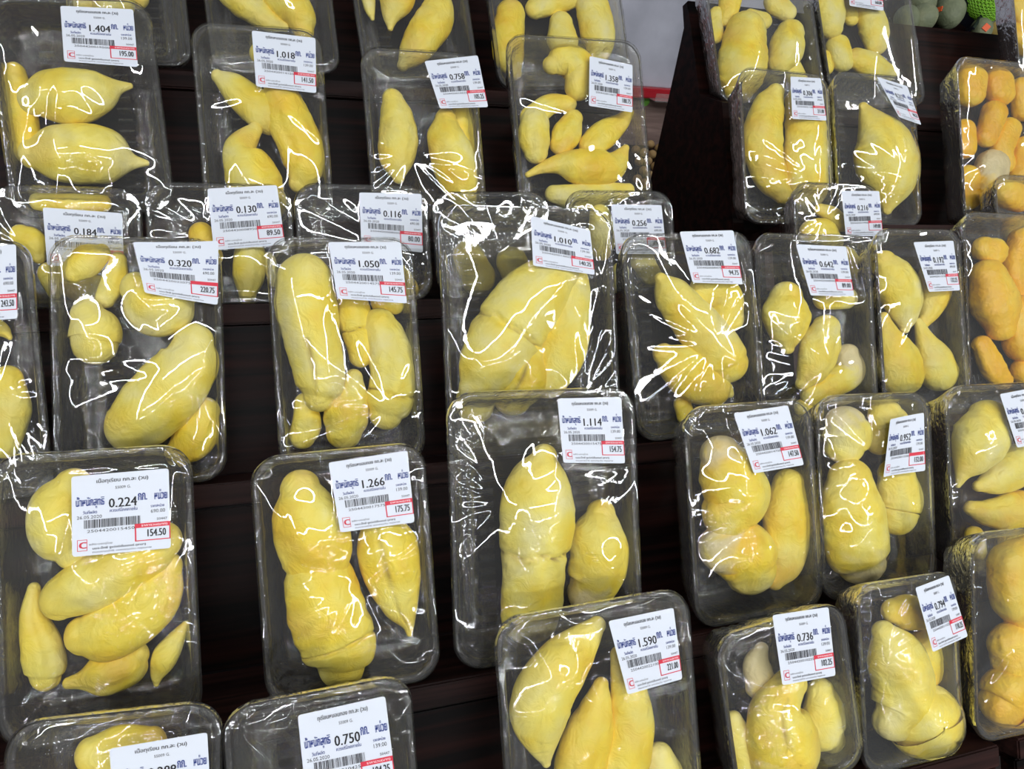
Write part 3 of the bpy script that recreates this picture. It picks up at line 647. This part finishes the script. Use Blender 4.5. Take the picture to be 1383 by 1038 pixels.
build_pack(4, (1101, 536), (1254, 531), (1112, 806),
    (Q((1198, 566), (1244, 557), (1245, 635), (1188, 643)), '0.952', '132.00', False, .008),
    [[(1195, 560, 20), (1201, 578, 26), (1188, 598, 16)], [(1140, 570, 22), (1143, 588, 32), (1140, 604, 22), {'pale': .3}], [(1210, 640, 22), (1215, 674, 28), (1212, 698, 24), {'crack': .75, 'say': 'squat cracked'}], [(1148, 645, 26), (1150, 680, 38), (1155, 715, 41), (1160, 748, 39), (1164, 762, 26), {'z': .4, 'pale': -.3}]],
    'clear tray with two round pods above a big oval one, marked 0.952', '0.952 tray, fifth row, fifth from left', crumple=1.4)
build_pack(4, (1275, 523), (1412, 516), (1286, 775),
    (Q((1348, 532), (1402, 522), (1424, 596), (1371, 604)), '0.194', '133.75', True),
    [[(1334, 562, 22), (1326, 590, 36), (1312, 618, 26), (1300, 640, 10), (1294, 656, 3)], [(1322, 656, 8), (1345, 648, 20), (1365, 635, 26), (1380, 620, 22)], [(1312, 686, 10), (1335, 692, 18), (1370, 690, 27), (1386, 680, 18)], [(1315, 722, 12), (1320, 745, 12)], [(1365, 735, 20), (1385, 745, 20)]],
    'clear tray with a large teardrop pod, cut-off label marked 0.19', '0.19 tray, fifth row, last')
# --- front row
build_pack(5, (10, 978), (298, 960), (22, 1260),
    (Q((148, 1010), (280, 988), (286, 1100), (155, 1120)), '0.288', '198.50', True),
    [[(122, 1018, 22), (165, 1012, 32), (205, 1004, 22)], [(90, 1090, 40), (120, 1130, 40)], [(220, 1080, 40), (230, 1140, 40)]],
    'clear tray at the bottom edge under the 0.224 tray, weight cut off', 'front-row tray, first from left')
build_pack(5, (300, 958), (552, 910), (322, 1250),
    (Q((402, 965), (520, 939), (535, 1060), (414, 1085)), '0.750', '104.25', False),
    [[(418, 1058, 22), (430, 1100, 36), (440, 1140, 34)], [(500, 1110, 36), (510, 1160, 34)]],
    'clear tray at the bottom edge with bare upper half, marked 0.750', '0.750 tray, front row, second from left')
build_pack(5, (668, 838), (927, 792), (690, 1160),
    (Q((821, 838), (909, 820), (921, 916), (847, 937)), '1.590', '221.00', False),
    [[(806, 844, 12), (786, 866, 24), (760, 896, 37), (736, 935, 42), (729, 970, 38), (733, 1005, 21), (738, 1030, 6), {'z': .3, 'say': 'big teardrop'}], [(812, 924, 10), (806, 955, 22), (796, 990, 33), (786, 1025, 35), (780, 1060, 32)], [(836, 884, 12), (846, 920, 22), (852, 955, 28), (852, 990, 31), (846, 1025, 33), (840, 1060, 28)], [(890, 1020, 18), (896, 1050, 26), (890, 1080, 26)]],
    'large clear tray with a big teardrop pod, marked 1.590', '1.590 tray, front row, third from left')
build_pack(5, (964, 862), (1134, 798), (986, 1120),
    (Q((1042, 830), (1118, 819), (1127, 911), (1055, 924)), '0.736', '102.25', False),
    [[(990, 972, 12), (1000, 1005, 20), (1014, 1045, 24)], [(1028, 876, 9), (1022, 896, 17), (1028, 924, 20), {'pale': 1}], [(1108, 932, 16), (1116, 958, 26), (1122, 984, 26), (1124, 1000, 15)], [(1066, 925, 22), (1050, 955, 32), (1053, 988, 43), (1060, 1022, 46), (1064, 1060, 44), {'z': .5, 'slit': .2, 'say': 'long split'}]],
    'clear tray tilted sideways at the bottom, marked 0.736', '0.736 tray, front row, fourth from left')
build_pack(5, (1155, 792), (1288, 770), (1166, 1050),
    (Q((1234, 793), (1280, 776), (1305, 858), (1257, 879)), '0.794', '110.25', False),
    [[(1208, 824, 16), (1225, 826, 24), (1244, 832, 18)], [(1250, 870, 20), (1268, 886, 26), (1264, 904, 22)], [(1255, 948, 24), (1262, 975, 42), (1262, 1000, 47), (1252, 1012, 36), {'z': .2}], [(1193, 852, 14), (1208, 885, 35), (1220, 920, 38), (1217, 955, 37), (1208, 972, 26), {'z': .8}]],
    'clear tray with gathered film on its side, marked 0.794', '0.794 tray, front row, fifth from left', crumple=1.3)
build_pack(5, (1309, 722), (1450, 704), (1314, 1025), None,
    [[(1368, 738, 10), (1392, 734, 13)], [(1374, 762, 34), (1378, 800, 38), (1386, 826, 26)], [(1366, 868, 28), (1380, 892, 36), (1390, 912, 26)], [(1358, 962, 28), (1366, 985, 40), (1376, 1000, 32)]],
    'tall clear tray of deep golden jackfruit at the front corner', 'tall jackfruit tray in the front corner', jack=True)
# --- jackfruit at the upper right
build_pack(1, (1290, 76), (1410, 80), (1293, 292), None,
    [[(1312, 104, 18), (1310, 126, 18)], [(1347, 98, 18), (1350, 126, 18)], [(1343, 152, 16), (1332, 186, 13), {'z': .6}], [(1303, 174, 13), (1303, 200, 14)], [(1363, 174, 15), (1352, 200, 15), (1358, 222, 12)], [(1340, 222, 20), (1335, 256, 20), {'pale': .8}], [(1307, 238, 15), (1308, 268, 15)], [(1384, 120, 15), (1386, 150, 14)], [(1384, 200, 16), (1380, 240, 18)]],
    'clear tray packed with cut jackfruit at the right, below avocados', 'upper jackfruit tray below the avocados', jack=True, crumple=1.4)
build_pack(2, (1342, 236), (1450, 238), (1348, 390), None,
    [[(1362, 262, 19), (1376, 268, 18)], [(1375, 310, 20), (1385, 330, 18)]],
    'small clear tray of jackfruit peeking from behind others at right', 'small half-hidden jackfruit tray', jack=True, t=.028)
build_pack(0, (1354, -150), (1480, -148), (1358, 140), None,
    [[(1376, 6, 15), (1380, 24, 14)], [(1374, 46, 15), (1388, 60, 16)], [(1400, 0, 15), (1405, 30, 14)]],
    'clear tray of jackfruit at the upper right corner', 'jackfruit tray in the upper corner', jack=True)

# ------------------------------------------------------------------ behind the racks
def tag(o, label, cat, group=None):
    o['label'] = label; o['category'] = cat
    if group: o['group'] = group
    return o
YB = 1.95
grey_m, nt, N_, L_, b_ = mat('grey_board')
tc = N_.new('ShaderNodeTexCoord'); nz_ = N_.new('ShaderNodeTexNoise'); nz_.inputs['Scale'].default_value = 6; nz_.inputs['Detail'].default_value = 5; L_.new(tc.outputs['Object'], nz_.inputs['Vector'])
cr = N_.new('ShaderNodeValToRGB'); cr.color_ramp.elements[0].color = srgb(148, 150, 162); cr.color_ramp.elements[1].color = srgb(186, 188, 200); cr.color_ramp.elements[0].position = .35; cr.color_ramp.elements[1].position = .65
L_.new(nz_.outputs['Fac'], cr.inputs[0]); L_.new(cr.outputs[0], b_.inputs['Base Color']); b_.inputs['Roughness'].default_value = .35
red_m = plain('red_strip_paint', srgb(176, 20, 38), .4)
peg_m = wood('greyed_brown_board', srgb(128, 108, 102), srgb(156, 134, 126), .5, 8)
floor_m = plain('floor_tile', srgb(120, 118, 116), .3)
fl = box('floor', -4, 6, -6, 3, -.05, 0, floor_m, None, 0); fl['kind'] = 'structure'
p118 = hitw(900, 119, 1, YB); p131 = hitw(900, 132, 1, YB)
wb = box('wall_back', -1.2, 5.5, YB, YB + .03, p118.z, 3.4, grey_m, None, .002); wb['kind'] = 'structure'
t1 = box('trim_1', -1.2, 3.5, YB - .025, YB + .03, p131.z, p118.z, red_m, None, .003); t1['kind'] = 'structure'
w2 = box('wall_lower', -1.2, 5.5, YB - .004, YB + .03, 0, p131.z, peg_m, None, .002); w2['kind'] = 'structure'
hole_m = plain('hole_dark', srgb(20, 14, 12), .8)
for (px, py) in ((901, 145), (900, 154), (899, 163), (896, 181)):
    q = hitw(px, py, 1, YB - .006); hb = box('peg_hole', q.x - .0025, q.x + .0025, q.y - .001, q.y + .003, q.z - .0035, q.z + .0035, hole_m, w2, .001)
acr_m = clear_mat('acrylic', .95, .05, .03, .1, 40, .001, 1.4, .15)
q0, q1 = hitw(886, 126, 1, YB - .06), hitw(916, 139, 1, YB - .06)
ar = box('price_rail', q0.x, q1.x + .35, YB - .062, YB - .026, q1.z, q1.z + .002, acr_m, None, .0006)
tag(ar, 'narrow clear acrylic rail under the red strip', 'rail')
a2 = box('rail_face', q0.x, q1.x + .35, YB - .064, YB - .062, q1.z, q0.z, acr_m, ar, .0006)
# round green sticker
q = hitw(872, 137, 1, YB - .006); bm = bmesh.new(); bmesh.ops.create_cone(bm, cap_ends=True, segments=28, radius1=.013, radius2=.0125, depth=.0015)
me = bpy.data.meshes.new('round_sticker'); bm.to_mesh(me); bm.free(); me.materials.append(plain('sticker_green', srgb(120, 190, 70), .5))
o = bpy.data.objects.new('round_sticker', me); C.objects.link(o); o.location = (q.x, q.y + .001, q.z); o.rotation_euler = (math.pi / 2, 0, 0)
tag(o, 'small round green sticker on the brown board under the red strip', 'sticker')

def round_fruit(name, r, sq, m_, seed, tip=.0, rad=14, seg=20):
    bm = bmesh.new(); bmesh.ops.create_uvsphere(bm, u_segments=seg, v_segments=rad, radius=1); off = Vector((seed, seed * 2, 0))
    for v in bm.verts:
        d = v.co.copy(); f = 1 + .05 * noise.noise(d * 1.5 + off); k = d.z
        v.co = Vector((d.x * r * f * (1 - tip * k * .4), d.y * r * f * (1 - tip * k * .4), d.z * r * sq * f))
    for v in bm.verts:
        if v.co.z > r * sq * .985: v.co.z -= r * .08
    me = bpy.data.meshes.new(name); bm.to_mesh(me); bm.free(); me.materials.append(m_); me.polygons.foreach_set('use_smooth', [True] * len(me.polygons)); return me
# longans heaped on a sloping board
lon_m = fruit_mat('longan_skin', [(.25, srgb(150, 118, 74)), (.5, srgb(176, 144, 96)), (.8, srgb(196, 168, 120))], .7, 60)
pa, pb = hitw(890, 262, 1, 1.60), hitw(885, 194, 1, 1.90)
tray_b = box('produce_board', pa.x - .35, pa.x + .45, 0, math.hypot(pb.y - pa.y, pb.z - pa.z) + .02, -.02, -.001, wood_m, None, .002)
sl = math.atan2(pb.z - pa.z, pb.y - pa.y); tray_b.location = (0, pa.y, pa.z - .012); tray_b.rotation_euler = (sl, 0, 0)
tag(tray_b, 'sloping wooden board carrying the heap of longans', 'board')
rnd = random.Random(5); lm = [round_fruit('longan', .0118, .95, lon_m, k) for k in range(3)]; k = 0
for (px, py) in ((878, 198), (889, 203), (899, 197), (880, 212), (892, 215), (901, 211), (874, 222), (884, 228), (896, 229), (877, 240), (888, 243), (898, 246), (870, 208), (868, 236), (882, 254), (893, 258), (862, 222), (858, 205), (870, 252), (860, 246)):
    f = (262 - py) / 68; yy = pa.y + (pb.y - pa.y) * f + .002; q = hitw(px, py, 1, yy)
    o = bpy.data.objects.new('longan', lm[k % 3]); C.objects.link(o)
    zz = pa.z + (pb.z - pa.z) * f; o.location = (q.x, yy, zz + rnd.uniform(0, .006)); o.rotation_euler = (rnd.random() * 3, rnd.random() * 3, rnd.random() * 3)
    tag(o, 'round tan longan in the heap on the sloping board behind the racks', 'longan', 'longans heaped behind the racks'); k += 1

# avocados, crate and netted fruit behind the second rack
av_m = fruit_mat('avocado_skin', [(.25, srgb(98, 106, 82)), (.5, srgb(118, 126, 98)), (.8, srgb(140, 142, 110))], .55, 40)
yel_m = fruit_mat('yellow_skin', [(.3, srgb(196, 168, 96)), (.7, srgb(214, 190, 110))], .5, 40)
org_m = plain('orange_tag_paper', srgb(232, 98, 48), .5); blk_m = plain('black_plastic', srgb(22, 24, 34), .35); gstk_m = plain('grey_sticker', srgb(84, 78, 86), .5)
YA = 1.62
pt = hitw(1290, 66, 1, YA - .08); AS = math.radians(34)
tb = box('display_table', pt.x - .16, pt.x + .9, 0, .34, -.03, 0, wood_m, None, .003); tb.location = (0, pt.y, pt.z); tb.rotation_euler = (AS, 0, 0)
tag(tb, 'dark sloping board holding avocados behind the second rack', 'table')
nA = Vector((0, -math.sin(AS), math.cos(AS)))
def on_slope(px, py, r):
    d = Vector(B @ ray(px, py)); o_ = Vector(CAM); t_ = ((pt - o_).dot(nA) + r) / d.dot(nA); return o_ + d * t_
specs = ((1241, 30, .031, 'front avocado beside the film of the upper tray'), (1241, 6, .034, 'upper avocado against the film of the upper tray'), (1278, 22, .035, 'largest avocado, with an orange tag on its shoulder'),
         (1262, -12, .032, 'dull green avocado cut by the picture top'), (1287, -6, .032, 'avocado behind the orange-tagged one'), (1308, 1, .026, 'avocado above the black crate corner'),
         (1332, 25, .027, 'small avocado wearing a grey sticker band'), (1322, 44, .025, 'pale avocado low against the crate'), (1222, 30, .028, 'avocado showing through the clear tray'))
avs = []
for k, (px, py, r, lab) in enumerate(specs):
    me = round_fruit('avocado', r, 1.2, av_m, k * 3 + 1, .35); q = on_slope(px, py, r)
    o = bpy.data.objects.new('avocado', me); C.objects.link(o); o.location = q + nA * r * .25; o.rotation_euler = (AS + rnd.uniform(1.3, 1.7), rnd.uniform(-.3, .3), rnd.uniform(-1.2, 1.2)); tag(o, lab, 'avocado', 'avocados behind the second rack'); avs.append(o)
bpy.context.view_layer.update()
def stick(name, a, px, py, sx, sy, m_, rz):
    r = ray(px, py); d = (Vector(B @ r)).normalized(); dg = bpy.context.evaluated_depsgraph_get(); mi = a.matrix_world.inverted()
    ok, loc_, n_, _ = a.ray_cast(mi @ Vector(CAM), (mi.to_3x3() @ d).normalized())
    if not ok: return
    p_ = a.matrix_world @ loc_; n_ = (a.matrix_world.to_3x3() @ n_).normalized()
    b = box(name, -sx, sx, -sy, sy, -.0012, .0012, m_, a, .0005)
    b.matrix_world = Matrix.Translation(p_) @ n_.to_track_quat('Z', 'Y').to_matrix().to_4x4() @ Matrix.Rotation(rz, 4, 'Z')
stick('orange_tag', avs[2], 1268, 13, .009, .006, org_m, .4); stick('orange_tag', avs[6], 1322, 16, .010, .006, org_m, .2); stick('orange_tag', avs[7], 1332, 37, .008, .007, org_m, 1)
stick('sticker_band', avs[6], 1335, 24, .008, .014, gstk_m, -.6); stick('sticker_band', avs[5], 1304, 4, .008, .012, gstk_m, -.5)
me = round_fruit('yellow_mango', .030, 1.3, yel_m, 77, .3); o = bpy.data.objects.new('yellow_mango', me); C.objects.link(o); o.location = on_slope(1354, 38, .03); o.rotation_euler = (1.3 + AS, .3, .9); tag(o, 'pale yellow mango beside the black crate', 'mango')
ca = on_slope(1316, 30, .02)
crt = empty('plastic_crate', Matrix.Translation(ca) @ Matrix.Rotation(AS, 4, 'X') @ Matrix.Rotation(.75, 4, 'Z'), 'small black plastic crate corner standing among the avocados', 'crate')
for (nm, x0, x1, y0, y1, z0, z1) in (('front_wall', -.075, .0, 0, .003, -.019, .022), ('side_wall', -.003, .0, .003, .05, -.019, .022), ('rim', -.079, .004, -.004, .003, .022, .027), ('rim', -.004, .004, .003, .054, .022, .027)):
    box(nm, x0, x1, y0, y1, z0, z1, blk_m, crt, .0008)
# netted fruit: yellow-green fruit in a bright green net
net_m = plain('green_net', srgb(150, 214, 60), .5)
q = on_slope(1336, -2, .062)
nf = empty('netted_fruit', Matrix.Translation(q), 'fruit in bright green foam net above the black crate', 'netted fruit')
me = round_fruit('flesh', .050, 1.0, plain('net_fruit_skin', srgb(118, 150, 52), .6), 9); fo = bpy.data.objects.new('fruit_body', me); C.objects.link(fo); fo.parent = nf
bm = bmesh.new(); bmesh.ops.create_icosphere(bm, subdivisions=4, radius=.0535); me = bpy.data.meshes.new('net'); bm.to_mesh(me); bm.free(); me.materials.append(net_m)
no = bpy.data.objects.new('net', me); C.objects.link(no); no.parent = nf; md = no.modifiers.new('w', 'WIREFRAME'); md.thickness = .0022
